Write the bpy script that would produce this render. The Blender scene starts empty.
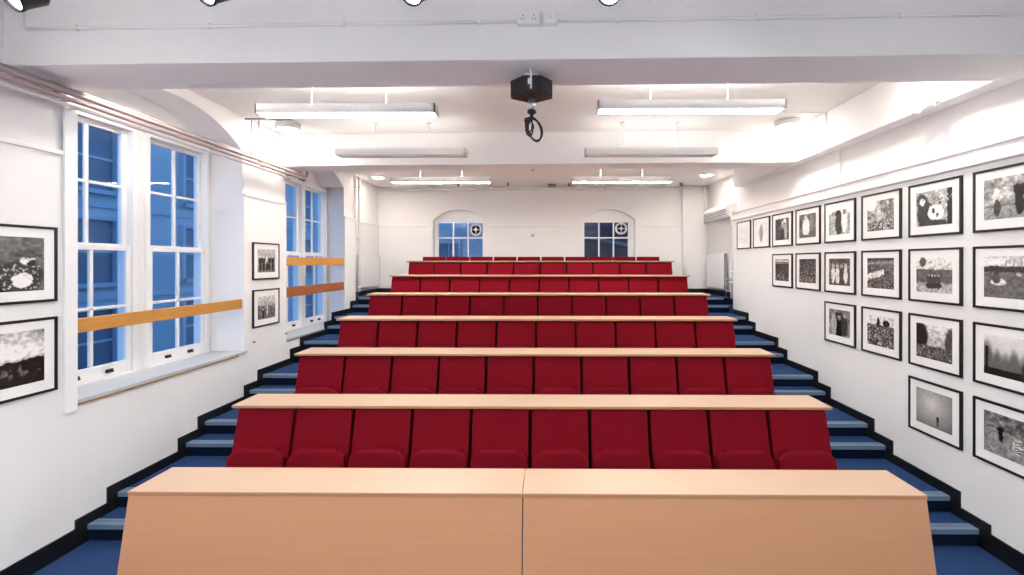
import bpy, bmesh, math, random
import numpy as np
from mathutils import Vector, Matrix
PI = math.pi
SC = bpy.context.scene
COL = SC.collection
random.seed(4)

# ------------------------------------------------------------------ materials
def lin(c):
    return tuple(((v/255)/12.92 if v/255 <= .04045 else ((v/255+.055)/1.055)**2.4) for v in c)

def mat(name, rgb, rough=.6, metal=0., noise=None, bump=None, spec=.5, coat=0., sheen=0.):
    """noise=(scale, amount, stretch xyz); bump=(scale, strength, distance)"""
    m = bpy.data.materials.new(name); m.use_nodes = True
    nt = m.node_tree; b = nt.nodes['Principled BSDF']
    c = (*lin(rgb), 1)
    b.inputs['Base Color'].default_value = c
    b.inputs['Roughness'].default_value = rough
    b.inputs['Metallic'].default_value = metal
    b.inputs['Specular IOR Level'].default_value = spec
    b.inputs['Coat Weight'].default_value = coat
    if sheen:
        b.inputs['Sheen Weight'].default_value = sheen
        b.inputs['Sheen Roughness'].default_value = .29
    tc = nt.nodes.new('ShaderNodeTexCoord')
    if noise:
        mp = nt.nodes.new('ShaderNodeMapping'); mp.inputs['Scale'].default_value = noise[2] if len(noise) > 2 else (1, 1, 1)
        n = nt.nodes.new('ShaderNodeTexNoise'); n.inputs['Scale'].default_value = noise[0]; n.inputs['Detail'].default_value = 4
        mx = nt.nodes.new('ShaderNodeMix'); mx.data_type = 'RGBA'
        a = noise[1]
        mx.inputs['A'].default_value = tuple(v*(1-a) for v in c[:3])+(1,)
        mx.inputs['B'].default_value = tuple(min(1, v*(1+a)) for v in c[:3])+(1,)
        nt.links.new(tc.outputs['Object'], mp.inputs['Vector']); nt.links.new(mp.outputs[0], n.inputs['Vector'])
        nt.links.new(n.outputs['Fac'], mx.inputs['Factor']); nt.links.new(mx.outputs['Result'], b.inputs['Base Color'])
    if bump:
        n2 = nt.nodes.new('ShaderNodeTexNoise'); n2.inputs['Scale'].default_value = bump[0]; n2.inputs['Detail'].default_value = 3
        bp = nt.nodes.new('ShaderNodeBump'); bp.inputs['Strength'].default_value = bump[1]; bp.inputs['Distance'].default_value = bump[2]
        nt.links.new(tc.outputs['Object'], n2.inputs['Vector'])
        nt.links.new(n2.outputs['Fac'], bp.inputs['Height']); nt.links.new(bp.outputs[0], b.inputs['Normal'])
    return m

def emit(name, rgb, strength, base=(240, 240, 240)):
    m = mat(name, base, .4)
    b = m.node_tree.nodes['Principled BSDF']
    b.inputs['Emission Color'].default_value = (*lin(rgb), 1)
    b.inputs['Emission Strength'].default_value = strength
    return m

def glass(name, tint=(.93, .96, 1)):
    m = bpy.data.materials.new(name); m.use_nodes = True
    nt = m.node_tree; nt.nodes.clear()
    o = nt.nodes.new('ShaderNodeOutputMaterial'); mx = nt.nodes.new('ShaderNodeMixShader')
    t = nt.nodes.new('ShaderNodeBsdfTransparent'); t.inputs['Color'].default_value = (*tint, 1)
    g = nt.nodes.new('ShaderNodeBsdfGlossy'); g.inputs['Roughness'].default_value = .02
    lw = nt.nodes.new('ShaderNodeLayerWeight'); pw = nt.nodes.new('ShaderNodeMath'); pw.operation = 'POWER'; pw.inputs[1].default_value = 5
    fr = nt.nodes.new('ShaderNodeMath'); fr.operation = 'MULTIPLY_ADD'; fr.inputs[1].default_value = .8; fr.inputs[2].default_value = .025
    nt.links.new(lw.outputs['Facing'], pw.inputs[0]); nt.links.new(pw.outputs[0], fr.inputs[0])
    nt.links.new(fr.outputs[0], mx.inputs[0]); nt.links.new(t.outputs[0], mx.inputs[1]); nt.links.new(g.outputs[0], mx.inputs[2])
    nt.links.new(mx.outputs[0], o.inputs['Surface'])
    return m

M = {
 'wall': mat('white_wall_paint', (236, 234, 235), .65, noise=(1.2, .012), bump=(60, .06, .002)),
 'ceil': mat('white_ceiling_paint', (236, 233, 232), .7, noise=(1.0, .012)),
 'beam': mat('beam_paint', (236, 233, 233), .7, noise=(1.0, .012)),
 'gloss': mat('white_gloss_paint', (238, 238, 240), .3),
 'sill': mat('sill_paint', (186, 187, 191), .4, noise=(6, .06)),
 'rawedge': mat('bare_sill_edge', (150, 118, 74), .7, noise=(9, .4, (1, .3, 1))),
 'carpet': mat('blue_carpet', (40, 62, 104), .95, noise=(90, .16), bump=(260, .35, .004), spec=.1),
 'riser': mat('shaded_riser_carpet', (11, 24, 46), .95, noise=(90, .16), bump=(260, .3, .004), spec=.1),  # the blue carpet again, darkened to put shade on the step fronts
 'nosing': mat('grey_nosing_strip', (100, 122, 146), .5, noise=(40, .08)),
 'groove': mat('nosing_groove', (74, 96, 124), .6),
 'skirt': mat('black_skirting_paint', (13, 14, 17), .45),
 'wood': mat('beech_top', (198, 167, 143), .38, noise=(5, .05, (.6, 6, 6))),
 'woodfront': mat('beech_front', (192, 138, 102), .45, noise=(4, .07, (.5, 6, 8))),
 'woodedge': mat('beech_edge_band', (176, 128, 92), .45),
 'dark': mat('dark_brown_panel', (38, 24, 20), .6, noise=(6, .15, (.6, 6, 6))),
 'red': mat('red_seat_fabric', (120, 16, 30), .9, noise=(160, .1), bump=(420, .25, .002), spec=.06),
 'black': mat('black_metal', (18, 18, 20), .45),
 'radiator': mat('radiator_enamel', (222, 222, 225), .35),
 'frame': mat('black_frame', (20, 19, 20), .35),
 'mount': mat('white_card_mount', (240, 238, 238), .7),
 'rail': mat('pine_rail', (196, 138, 66), .5, noise=(5, .18, (8, .7, 8))),
 'railred': mat('red_stained_rail', (158, 92, 52), .5, noise=(5, .2, (8, .7, 8))),
 'copper': mat('pinkish_copper_pipe', (188, 168, 166), .45, metal=.15),
 'pipe': mat('white_painted_pipe', (225, 223, 222), .35),
 'greypipe': mat('grey_pipe', (158, 152, 156), .4, metal=.2),
 'steel': mat('brushed_steel', (190, 190, 192), .3, metal=.9),
 'plastic': mat('white_plastic', (228, 227, 228), .4),
 'grey': mat('grey_plastic', (120, 122, 128), .5),
 'greyline': mat('grey_reflector_edge', (150, 150, 154), .5),
 'glass': glass('window_glass'),
 'lamp': emit('bulkhead_lamp_glow', (252, 246, 234), 26),
 'down': emit('downlight_glow', (252, 242, 226), 32),
 'spot': emit('spot_lens_glow', (246, 250, 255), 30),
 'tube': emit('uplight_tube_glow', (250, 250, 244), 5),
 'diffoff': mat('unlit_diffuser', (236, 236, 236), .4),
 'tubeoff': emit('dim_uplight_glow', (250, 248, 240), 1.2),
 'tuberear': emit('rear_uplight_glow', (252, 248, 240), 8),
 'diffrear': emit('rear_diffuser_glow', (252, 248, 238), 15),
 'diff': emit('diffuser_glow', (250, 250, 244), 4.8),
 'frontfill': emit('front_fill_diffuser_glow', (242, 252, 246), 13),  # glow of the added fill fittings out of view
 'facade': mat('pale_render', (184, 190, 196), .9, noise=(.6, .08)),
 'facadew': mat('facade_window_paint', (172, 182, 194), .7),
 'facadeg': mat('facade_window_glass', (106, 118, 132), .35),
 'slate': mat('dark_slate_wall', (62, 64, 78), .9, noise=(.8, .15)),
}

# ------------------------------------------------------------------ mesh helpers
def box(bm, x0, x1, y0, y1, z0, z1, mi=0, M4=None):
    vs = [bm.verts.new(Vector(p)) for p in ((x0,y0,z0),(x1,y0,z0),(x1,y1,z0),(x0,y1,z0),(x0,y0,z1),(x1,y0,z1),(x1,y1,z1),(x0,y1,z1))]
    if M4:
        for v in vs: v.co = M4 @ v.co
    fs = []
    for q in ((3,2,1,0),(4,5,6,7),(0,1,5,4),(1,2,6,5),(2,3,7,6),(3,0,4,7)):
        f = bm.faces.new([vs[i] for i in q]); f.material_index = mi; fs.append(f)
    return vs, fs

def rbox(bm, x0, x1, y0, y1, z0, z1, r=.01, seg=2, mi=0, M4=None):
    t = bmesh.new(); box(t, x0, x1, y0, y1, z0, z1)
    bmesh.ops.bevel(t, geom=t.edges[:], offset=r, segments=seg, profile=.5, affect='EDGES')
    merge(bm, t, mi, M4)

def merge(bm, t, mi=0, M4=None):
    mp = {}
    for v in t.verts: mp[v] = bm.verts.new((M4 @ v.co) if M4 else v.co)
    for f in t.faces:
        try:
            g = bm.faces.new([mp[v] for v in f.verts]); g.material_index = mi; g.smooth = f.smooth
        except ValueError: pass
    t.free()

def prism(bm, pts, axis, a, b, mi=0, bevel=0, seg=2, M4=None):
    """polygon extruded along axis. axis x: pts=(y,z); y: pts=(x,z); z: pts=(x,y)"""
    def P(p, t):
        return Vector((t, p[0], p[1])) if axis == 'x' else Vector((p[0], t, p[1])) if axis == 'y' else Vector((p[0], p[1], t))
    t = bmesh.new()
    A = [t.verts.new(P(p, a)) for p in pts]; B = [t.verts.new(P(p, b)) for p in pts]
    n = len(pts)
    t.faces.new(A); t.faces.new(B[::-1])
    for i in range(n): t.faces.new((A[i], B[i], B[(i+1) % n], A[(i+1) % n]))
    bmesh.ops.recalc_face_normals(t, faces=t.faces[:])
    if bevel: bmesh.ops.bevel(t, geom=t.edges[:], offset=bevel, segments=seg, profile=.5, affect='EDGES')
    merge(bm, t, mi, M4)

def tube(bm, pts, r, n=10, mi=0, closed=False):
    pts = [Vector(p) for p in pts]
    rings = []; prev = None
    N = len(pts)
    for i, p in enumerate(pts):
        if closed: d = pts[(i+1) % N]-pts[i-1]
        else: d = pts[min(i+1, N-1)]-pts[max(i-1, 0)]
        d.normalize()
        if prev is None:
            u = d.orthogonal().normalized()
        else:
            u = (prev-d*prev.dot(d)).normalized()
        prev = u; w = d.cross(u)
        rings.append([bm.verts.new(p+(u*math.cos(2*PI*k/n)+w*math.sin(2*PI*k/n))*r) for k in range(n)])
    for i in range(N if closed else N-1):
        a, b = rings[i], rings[(i+1) % N]
        for k in range(n):
            f = bm.faces.new((a[k], a[(k+1) % n], b[(k+1) % n], b[k])); f.material_index = mi; f.smooth = True
    if not closed:
        f = bm.faces.new(rings[0][::-1]); f.material_index = mi
        f = bm.faces.new(rings[-1]); f.material_index = mi

def lathe(bm, prof, n=24, mi=0, M4=None, smooth=True):
    """prof: list of (r,z); caps closed where r==0"""
    rings = []
    for r, z in prof:
        if r == 0: rings.append([bm.verts.new(Vector((0, 0, z)))])
        else: rings.append([bm.verts.new(Vector((r*math.cos(2*PI*k/n), r*math.sin(2*PI*k/n), z))) for k in range(n)])
    for a, b in zip(rings, rings[1:]):
        for k in range(n):
            q = [a[k % len(a)], a[(k+1) % len(a)], b[(k+1) % len(b)], b[k % len(b)]]
            q2 = []
            for v in q:
                if v not in q2: q2.append(v)
            if len(q2) > 2:
                f = bm.faces.new(q2); f.material_index = mi; f.smooth = smooth
    if M4:
        for R in rings:
            for v in R: v.co = M4 @ v.co

def obj(name, bm, mats, parent=None, loc=None, fix=True):
    if fix: bmesh.ops.recalc_face_normals(bm, faces=bm.faces[:])
    me = bpy.data.meshes.new(name); bm.to_mesh(me); bm.free()
    for m in (mats if isinstance(mats, (list, tuple)) else [mats]): me.materials.append(m)
    o = bpy.data.objects.new(name, me); COL.objects.link(o)
    if loc: o.location = loc
    if parent: o.parent = parent
    return o

def tag(o, label=None, cat=None, group=None, kind=None):
    if label: o['label'] = label
    if cat: o['category'] = cat
    if group: o['group'] = group
    if kind: o['kind'] = kind
    return o

def thing(name, label, cat, loc=(0, 0, 0), group=None, kind=None):
    o = bpy.data.objects.new(name, None); COL.objects.link(o); o.location = loc
    o.empty_display_size = .1
    return tag(o, label, cat, group, kind)

def struct(name, bm, mats, label=None, cat=None, parent=None):
    return tag(obj(name, bm, mats, parent), label, cat, kind='structure')

def dup(root, loc, label=None, rotz=None):
    r = root.copy(); COL.objects.link(r); r.location = loc
    if rotz is not None: r.rotation_euler.z = rotz
    if label: r['label'] = label
    for ch in list(root.children):
        c = ch.copy(); COL.objects.link(c); c.parent = r
        for g in list(ch.children):
            d = g.copy(); COL.objects.link(d); d.parent = c
    return r

BM = bmesh.new
ORD = ['first', 'second', 'third', 'fourth', 'fifth', 'sixth', 'seventh', 'eighth', 'ninth', 'tenth']

# ------------------------------------------------------------------ room dimensions (metres, camera stands over x=0,y=0)
CZ = 2.2308
XL, XR = -3.70, 3.40
XLB, XRB = -3.84, 3.59          # side walls of the rear bay
YF, YB = -2.6, 9.75             # front wall, back wall
XC = -.1555                     # centre line of the seating block
PITCH, RISE = .9353, .2582
N1, N2 = 3.4205, 3.6635         # first two step edges
D1, DZ1 = 2.816, .7166          # near edge and height of the first desk
ZC, ZCR = 4.02, 3.95            # ceilings
ZB = 3.58                       # underside of beams
R1, R2 = (3.33, 5.20), (6.05, 7.80)   # window recesses in the left wall
def nose(k): return (N1 if k % 2 else N2)+PITCH*((k-1)//2)
def lev(k): return RISE/2*k

# ------------------------------------------------------------------ floor with the stepped tiers
bm = BM()
box(bm, -4.4, 3.9, YF-.2, 10.0, -.2, 0)
SX0, SX1 = XC-2.64, XC+2.64
box(bm, XLB-.1, XL, 8.24, 10.0, -.1, lev(12)); box(bm, XR, XRB+.1, 7.93, nose(12), -.1, lev(11)); 
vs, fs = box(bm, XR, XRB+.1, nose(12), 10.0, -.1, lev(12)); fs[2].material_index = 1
for (x0, x1) in ((XL, SX0), (SX1, XR)):
    for k in range(1, 13):
        y0 = nose(k); y1 = nose(k+1) if k < 12 else 10.0
        vs, fs = box(bm, x0, x1, y0, y1, -.1, lev(k))
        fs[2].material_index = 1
for j in range(1, 7):
    y0 = D1+PITCH*j+.112; y1 = D1+PITCH*(j+1)+.112 if j < 6 else 10.0
    vs, fs = box(bm, SX0, SX1, y0, y1 if j < 6 else y0+.26, -.1, RISE*j)
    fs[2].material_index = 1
box(bm, SX0, SX1, D1+PITCH*6+.3, 10.0, -.1, lev(11))
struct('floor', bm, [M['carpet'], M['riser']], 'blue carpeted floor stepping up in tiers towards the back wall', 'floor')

# nosing strips on every aisle step
tn = 1
for side, (x0, x1) in (('left', (XL+.012, SX0-.005)), ('right', (SX1+.005, XR-.012))):
    for k in range(1, 13):
        bm = BM(); y = nose(k); z = lev(k)
        prism(bm, [(y-.012, z-.034), (y-.004, z-.034), (y-.004, z), (y+.070, z), (y+.070, z+.004), (y-.008, z+.006), (y-.012, z+.002)], 'x', x0, x1)
        for yy in (y+.018, y+.042): box(bm, x0, x1, yy, yy+.006, z+.003, z+.0065, 1)
        struct('trim_%d' % tn, bm, [M['nosing'], M['groove']], 'pale grey nosing on the %s step of the %s aisle' % (
            (ORD+['eleventh', 'twelfth'])[k-1], side), 'step edge')
        tn += 1

# ------------------------------------------------------------------ walls
def arch_pts(y0, y1, zs, rise, n=20):
    h = (y1-y0)/2; c = (y0+y1)/2; R = (h*h+rise*rise)/(2*rise); zc = zs+rise-R
    a = math.asin(h/R)
    return [(c+R*math.sin(-a+2*a*i/n), zc+R*math.cos(-a+2*a*i/n)) for i in range(n+1)]

bm = BM()
LED = 3.07
XO = -4.25
for (y0, y1, splay) in ((YF, R1[0], 0), (R1[1], R2[0], 0)):
    box(bm, XO, XL, y0, y1, -.1, LED); box(bm, XO, XL-.022, y0, y1, LED, 4.2)
# last pier, splayed towards the second recess
prism(bm, [(XL, R2[1]), (XL, 8.24), (XO, 8.24), (XO, R2[1]+.19), (-4.15, R2[1]+.19)], 'z', -.1, LED)
prism(bm, [(XL-.022, R2[1]+.008), (XL-.022, 8.24), (XO, 8.24), (XO, R2[1]+.19), (-4.15, R2[1]+.19)], 'z', LED, 4.2)
for (y0, y1) in (R1, R2):
    ye = y1+(.2 if y1 > 7 else 0)
    box(bm, XO, XL, y0, y1, -.1, 1.125)                 # under the sill
    box(bm, XO, -4.12, y0, ye, -.1, 1.13)
    a = arch_pts(y0, y1, 3.60, .31)
    prism(bm, a+[(y1, 4.2), (y0, 4.2)], 'x', -4.12, XL-.022)
    box(bm, XO, -4.12, y0, ye, 3.57, 4.2)               # wall over the window heads
# side wall of the rear bay
box(bm, XO, XLB, 8.24, YB+.3, -.1, LED); box(bm, XO, XLB-.022, 8.24, YB+.3, LED, 4.2)
# brick piers of the outer wall between the windows
W = {1: (3.52, 4.15), 2: (4.43, 5.06), 3: (6.44, 7.06), 4: (7.25, 7.83)}
for (y0, y1) in ((R1[0], W[1][0]-.09), (W[1][1]+.09, W[2][0]-.09), (W[2][1]+.09, R1[1]), (R2[0], W[3][0]-.09), (W[3][1]+.09, W[4][0]-.09), (W[4][1]+.09, R2[1]+.2)):
    box(bm, XO, -4.115, y0, y1, 1.13, 3.57)
struct('wall_left', bm, M['wall'], 'white left wall with two deep arched window recesses', 'wall')

bm = BM()
box(bm, XR, 3.9, YF, 7.93, -.1, 3.02); box(bm, XR+.075, 3.9, YF, 7.93, 3.02, 4.2)
box(bm, 3.31, XR+.075, YF, 7.70, ZB, 4.2)
box(bm, XRB, 3.9, 7.93, YB+.3, -.1, 4.2)
struct('wall_right', bm, M['wall'], 'white right wall hung with framed photographs', 'wall')

bm = BM()
BWIN = {5: (-2.605, -1.449), 6: (.773, 1.975)}
box(bm, XLB-.4, BWIN[5][0], YB, YB+.3, -.1, 4.2); box(bm, BWIN[5][1], BWIN[6][0], YB, YB+.3, -.1, 4.2); box(bm, BWIN[6][1], XRB+.3, YB, YB+.3, -.1, 4.2)
for (x0, x1) in BWIN.values():
    box(bm, x0, x1, YB, YB+.3, -.1, 1.98)
    prism(bm, arch_pts(x0, x1, 3.20, .24)+[(x1, 4.2), (x0, 4.2)], 'y', YB, YB+.3)
# thicker dado and shallow pilaster
for (x0, x1) in ((XLB, BWIN[5][0]-.02), (BWIN[5][1]+.02, BWIN[6][0]-.02), (BWIN[6][1]+.02, XRB)):
    box(bm, x0, x1, YB-.018, YB, -.1, LED)
box(bm, 3.02, XRB, YB-.10, YB-.01, -.1, 4.2)
struct('wall_back', bm, M['wall'], 'white back wall with two small arched windows', 'wall')
bm = BM(); box(bm, -4.4, 3.9, YF-.2, YF, -.1, 4.2)
struct('wall_front', bm, M['wall'], 'white front wall behind the camera', 'wall')

bm = BM()
box(bm, -4.4, 3.95, YF-.2, 5.95, ZC, ZC+.3); box(bm, -4.4, 3.95, 5.95, YB+.4, ZCR, ZC+.3)
struct('ceiling', bm, M['ceil'], 'white ceiling in bays between the beams', 'ceiling')

def skew_beam(name, yn, sl, depth, label):
    bm = BM(); x0, x1 = XL-.4, 3.313
    pts = [(x0, yn-sl*x0), (x1, yn-sl*x1), (x1, yn+depth-sl*x1), (x0, yn+depth-sl*x0)]
    prism(bm, pts, 'z', ZB, 4.2, bevel=.006, seg=2)
    struct(name, bm, M['beam'], label, 'beam')
skew_beam('ceiling_beam', 2.853, .0148, .43, 'wide white beam across the ceiling nearest the camera')
skew_beam('ceiling_beam', 5.885, .026, .36, 'white beam between the middle and rear ceiling bays')

bm = BM()
def ledge(bm, a, b, c, d): rbox(bm, a, b, c, d, LED-.022, LED+.012, .004, 2)
for (y0, y1) in ((YF, R1[0]-.005), (R1[1]+.005, R2[0]-.005), (R2[1]+.02, 8.235)): ledge(bm, XL-.021, XL+.012, y0, y1)
ledge(bm, XLB-.02, XLB+.012, 8.25, YB-.02)
for (x0, x1) in ((XLB, BWIN[5][0]-.06), (BWIN[5][1]+.06, BWIN[6][0]-.06), (BWIN[6][1]+.06, 3.01)): ledge(bm, x0, x1, YB-.030, YB-.0005)
struct('trim_%d' % tn, bm, M['wall'], 'thin white ledge moulding along the left and back walls', 'moulding'); tn += 1
# picture rail on the right wall and ledges
bm = BM()
prism(bm, [(XR+.08, 3.145), (XR-.035, 3.145), (XR-.035, 3.128), (XR-.02, 3.118), (XR-.02, 3.035), (XR-.03, 3.025), (XR-.03, 3.005), (XR, 2.995), (XR, 3.02), (XR+.08, 3.02)], 'y', YF, 7.93)
struct('trim_%d' % tn, bm, M['wall'], 'white picture rail running above the framed photographs', 'picture rail'); tn += 1

# black stepped skirting
def skirting(name, x0, x1, label):
    bm = BM(); so, sk = .094, .088
    lower = [(YF, 0), (nose(1)-.001, 0)]; 
    for k in range(1, 13):
        lower += [(nose(k)-.001, lev(k-1)), (nose(k)-.001, lev(k))]
    yend = 8.24 if x0 < 0 else 7.93
    top = [(YF, .148), (nose(1)-so, .148)]
    for k in range(1, 13):
        top += [(nose(k)-so, lev(k)+sk)] if k == 1 else [(nose(k)-so, lev(k-1)+sk), (nose(k)-so, lev(k)+sk)]
    lo = [(y, z) for y, z in lower if y < yend]+[(yend, lev(10) if yend < nose(11) else lev(11) if yend < nose(12) else lev(12))]
    hi = [(y, z) for y, z in top if y < yend]; hi.append((yend, hi[-1][1]))
    prism(bm, [(y, z-.0) for y, z in lo]+hi[::-1], 'x', x0, x1)
    # slim bead along the top
    struct(name, bm, M['skirt'], label, 'skirting')
skirting('baseboard_left', XL+.0005, XL+.014, 'black stepped skirting along the left aisle')
skirting('baseboard_right', XR-.014, XR-.0005, 'black stepped skirting along the right aisle')
bm = BM(); z = lev(12)
box(bm, XLB, 3.02, YB-.034, YB-.018, z, z+.10); box(bm, XLB, XLB+.015, 8.24, YB-.03, z, z+.10); box(bm, XRB-.015, XRB, 7.93, YB-.1, z, z+.10); box(bm, 3.02, XRB, YB-.116, YB-.10, z, z+.10)
struct('baseboard_back', bm, M['skirt'], 'black skirting round the top landing', 'skirting')

# ------------------------------------------------------------------ sash windows of the left wall
def bar(bm, x0, x1, y0, y1, z0, z1): rbox(bm, x0, x1, y0, y1, z0, z1, .004, 1)
def sash_window(n, ya, yb, label):
    w = thing('window_%d' % n, label, 'window', (-4.15, (ya+yb)/2, 1.16), kind='structure')
    L = Vector((4.15, -(ya+yb)/2, -1.16))
    def fin(name, bm, m, parent=w):
        for v in bm.verts: v.co += L
        return obj(name, bm, m, parent)
    bm = BM(); F0, F1 = ya-.09, yb+.09
    box(bm, -4.235, -4.085, F0, ya-.048, 1.13, 3.57); box(bm, -4.24, -4.085, yb+.048, F1, 1.13, 3.57)
    box(bm, -4.24, -4.085, ya-.048, yb+.048, 3.525, 3.57); box(bm, -4.24, -4.085, ya-.048, yb+.048, 1.13, 1.168)
    fin('window_frame', bm, M['gloss'])
    ym = (ya+yb)/2
    for nm, x0, zs in (('upper_sash', -4.185, (2.365, 2.41, 2.952, 2.978, 3.478, 3.525)), ('lower_sash', -4.142, (1.168, 1.285, 1.80, 1.826, 2.345, 2.395))):
        x1 = x0+.038; bm = BM()
        bar(bm, x0, x1, ya-.048, ya, zs[0], zs[5]); bar(bm, x0, x1, yb, yb+.048, zs[0], zs[5])
        bar(bm, x0, x1, ya, yb, zs[0], zs[1]); bar(bm, x0, x1, ya, yb, zs[4], zs[5])
        bar(bm, x0+.006, x1-.004, ya, yb, zs[2], zs[3])
        bar(bm, x0+.006, x1-.004, ym-.016, ym+.016, zs[1], zs[4])
        s = fin(nm, bm, M['gloss'])
        bm = BM(); box(bm, x0+.016, x0+.020, ya-.005, yb+.005, zs[1]-.005, zs[4]+.005)
        g = fin('glass', bm, M['glass'], s)
        if nm == 'lower_sash':
            for yy in (ya+.17, yb-.17):
                bm = BM(); rbox(bm, x1, x1+.014, yy-.035, yy+.035, 1.205, 1.237, .004, 1)
                rbox(bm, x1+.010, x1+.026, yy-.03, yy+.03, 1.205, 1.216, .003, 1)
                h = fin('sash_lift', bm, M['black'], s); h['label'] = 'black sash lift'
    return w
sash_window(1, *W[1], 'tall white sash window nearest the camera in the first left recess')
sash_window(2, *W[2], 'tall white sash window at the far side of the first left recess')
sash_window(3, *W[3], 'white sash window partly behind the pier in the second left recess')
sash_window(4, *W[4], 'white sash window at the far side of the second left recess')
# small white ventilator label on the first window is part of its glass; sills:
for (y0, y1), lb in ((R1, 'white window sill with a bare worn front edge under the first pair of windows'), (R2, 'white window sill under the second pair of windows')):
    bm = BM(); ye = y1+(.17 if y1 > 7 else 0)
    prism(bm, [(-4.088, y0+.002), (XL+.012, y0+.002), (XL+.012, y1+.04), (XL+.001, y1+.04), (XL+.001, y1-.004), (-4.088, ye-.004)], 'z', 1.126, 1.152)
    box(bm, XL+.001, XL+.014, y0+.004, y1-.1, 1.108, 1.1255, 1)
    struct('trim_%d' % tn, bm, [M['sill'], M['rawedge']], lb, 'window sill'); tn += 1
# near jamb board of the first recess (slim white architrave)
bm = BM(); box(bm, XL+.0005, XL+.02, R1[0]-.085, R1[0]+.002, 1.075, 3.50)
struct('trim_%d' % tn, bm, M['gloss'], 'slim white architrave on the near edge of the first recess', 'trim'); tn += 1

# ------------------------------------------------------------------ back windows with extractor fans
def back_window(n, x0, x1, gx0, gx1, label):
    w = thing('window_%d' % n, label, 'window', ((x0+x1)/2, YB+.14, 1.98), kind='structure')
    L = Vector((-(x0+x1)/2, -(YB+.14), -1.98))
    def fin(name, bm, m, parent=w):
        for v in bm.verts: v.co += L
        return obj(name, bm, m, parent)
    ya, yb = YB+.12, YB+.17
    bm = BM()
    box(bm, x0, gx0, ya, yb, 1.98, 3.46); box(bm, gx1, x1, ya, yb, 1.98, 3.46)
    box(bm, gx0, gx1, ya, yb, 3.15, 3.46); box(bm, gx0, gx1, ya, yb, 1.98, 2.05)
    w3 = (gx1-gx0)/3
    for i in (1, 2): box(bm, gx0+w3*i-.016, gx0+w3*i+.016, ya+.005, yb-.005, 2.05, 3.15)
    for z in (2.80,): box(bm, gx0, gx1, ya+.006, yb-.006, z-.015, z+.015)
    fin('window_frame', bm, M['gloss'])
    bm = BM(); box(bm, gx0-.004, gx1+.004, ya+.022, ya+.026, 2.046, 3.154)
    fin('glass', bm, M['glass'])
back_window(5, *BWIN[5], -2.515, -1.50, 'small arched window at the left of the back wall')
back_window(6, *BWIN[6], .835, 1.838, 'small arched window at the right of the back wall')
def fan(cx, cz, label):
    t = thing('extractor_fan', label, 'fan', (cx, YB+.12, cz), 'extractor fans in the back windows')
    R = Matrix.Rotation(PI/2, 4, 'X')
    bm = BM(); lathe(bm, [(.098, -.02), (.138, -.02), (.138, .012), (.128, .03), (.108, .034), (.098, .02), (.098, -.02)], 28, 0, R); obj('housing_ring', bm, M['plastic'], t)
    bm = BM(); lathe(bm, [(0, .0), (.100, .0), (.100, .004), (0, .004)], 28, 0, R); obj('grille', bm, M['black'], t)
    bm = BM(); lathe(bm, [(0, .002), (.036, .002), (.036, .03), (.026, .036), (0, .036)], 20, 0, R)
    for k in range(4):
        a = k*PI/2+PI/4*0
        Rk = Matrix.Rotation(a, 4, 'Y')
        box(bm, .03, .101, -.026, -.012, -.007, .007, 0, Rk)
    obj('hub', bm, M['plastic'], t)
fan(-1.655, 2.985, 'round white extractor fan in the top corner of the left arched window')
fan(1.675, 3.01, 'round white extractor fan in the top corner of the right arched window')

# ------------------------------------------------------------------ desks
def desk_first():
    t = thing('lecture_desk', 'front row beech desk with a closed sloping front panel', 'desk', (XC, D1, 0), 'beech desks in the tiers')
    w = 2.625
    sx = -.012   # seam
    for (x0, x1) in ((-w, sx-.0015), (sx+.0015, w)):
        bm = BM(); rbox(bm, x0, x1, 0, .345, DZ1-.026, DZ1, .003, 1)
        o = obj('desk_top', bm, [M['wood'], M['woodedge']], t)
        for p in o.data.polygons:
            if p.normal.y < -.7: p.material_index = 1
        bm = BM()
        prism(bm, [(.006, DZ1-.027), (.028, DZ1-.027), (-.085, 0), (-.107, 0)], 'x', x0+.004, x1-(.004 if x1 > 0 else 0))
        obj('front_panel', bm, M['woodfront'], t)
    for s in (-1, 1):
        bm = BM(); x = s*(w-.03); prism(bm, [(.03, DZ1-.027), (.33, DZ1-.027), (.20, 0), (-.08, 0)], 'x', x-.014, x+.014)
        obj('end_panel', bm, M['woodfront'], t)
    return t
desk_first()
def desk_proto():
    t = thing('lecture_desk', '', 'desk', (XC, D1+PITCH, RISE), 'beech desks in the tiers')
    w = 2.625; h = DZ1
    bm = BM(); rbox(bm, -w, w, 0, .345, h-.024, h, .003, 1)
    o = obj('desk_top', bm, [M['wood'], M['woodedge']], t)
    for p in o.data.polygons:
        if p.normal.y < -.7: p.material_index = 1
    bm = BM(); box(bm, -w+.012, w-.012, .116, .134, 0, h-.025); obj('back_panel', bm, M['dark'], t)
    for s in (-1, 1):
        bm = BM(); x = s*(w-.026); prism(bm, [(.135, h-.025), (.32, h-.025), (.24, h-.10), (.22, 0), (.135, 0)], 'x', x-.012, x+.012)
        obj('end_bracket', bm, M['dark'], t)
    return t
NAMES = ['front', 'second', 'third', 'fourth', 'fifth', 'sixth', 'topmost']
dp = desk_proto()
for j in range(1, 7):
    lb = 'long beech desk top above the red seat backs of the %s row' % NAMES[j-1]
    if j == 6: lb = 'narrow-looking beech desk highest up the tiers, just below the back row of seats'
    if j == 1: dp['label'] = lb
    else: dup(dp, (XC, D1+PITCH*j, RISE*j), lb)

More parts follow.
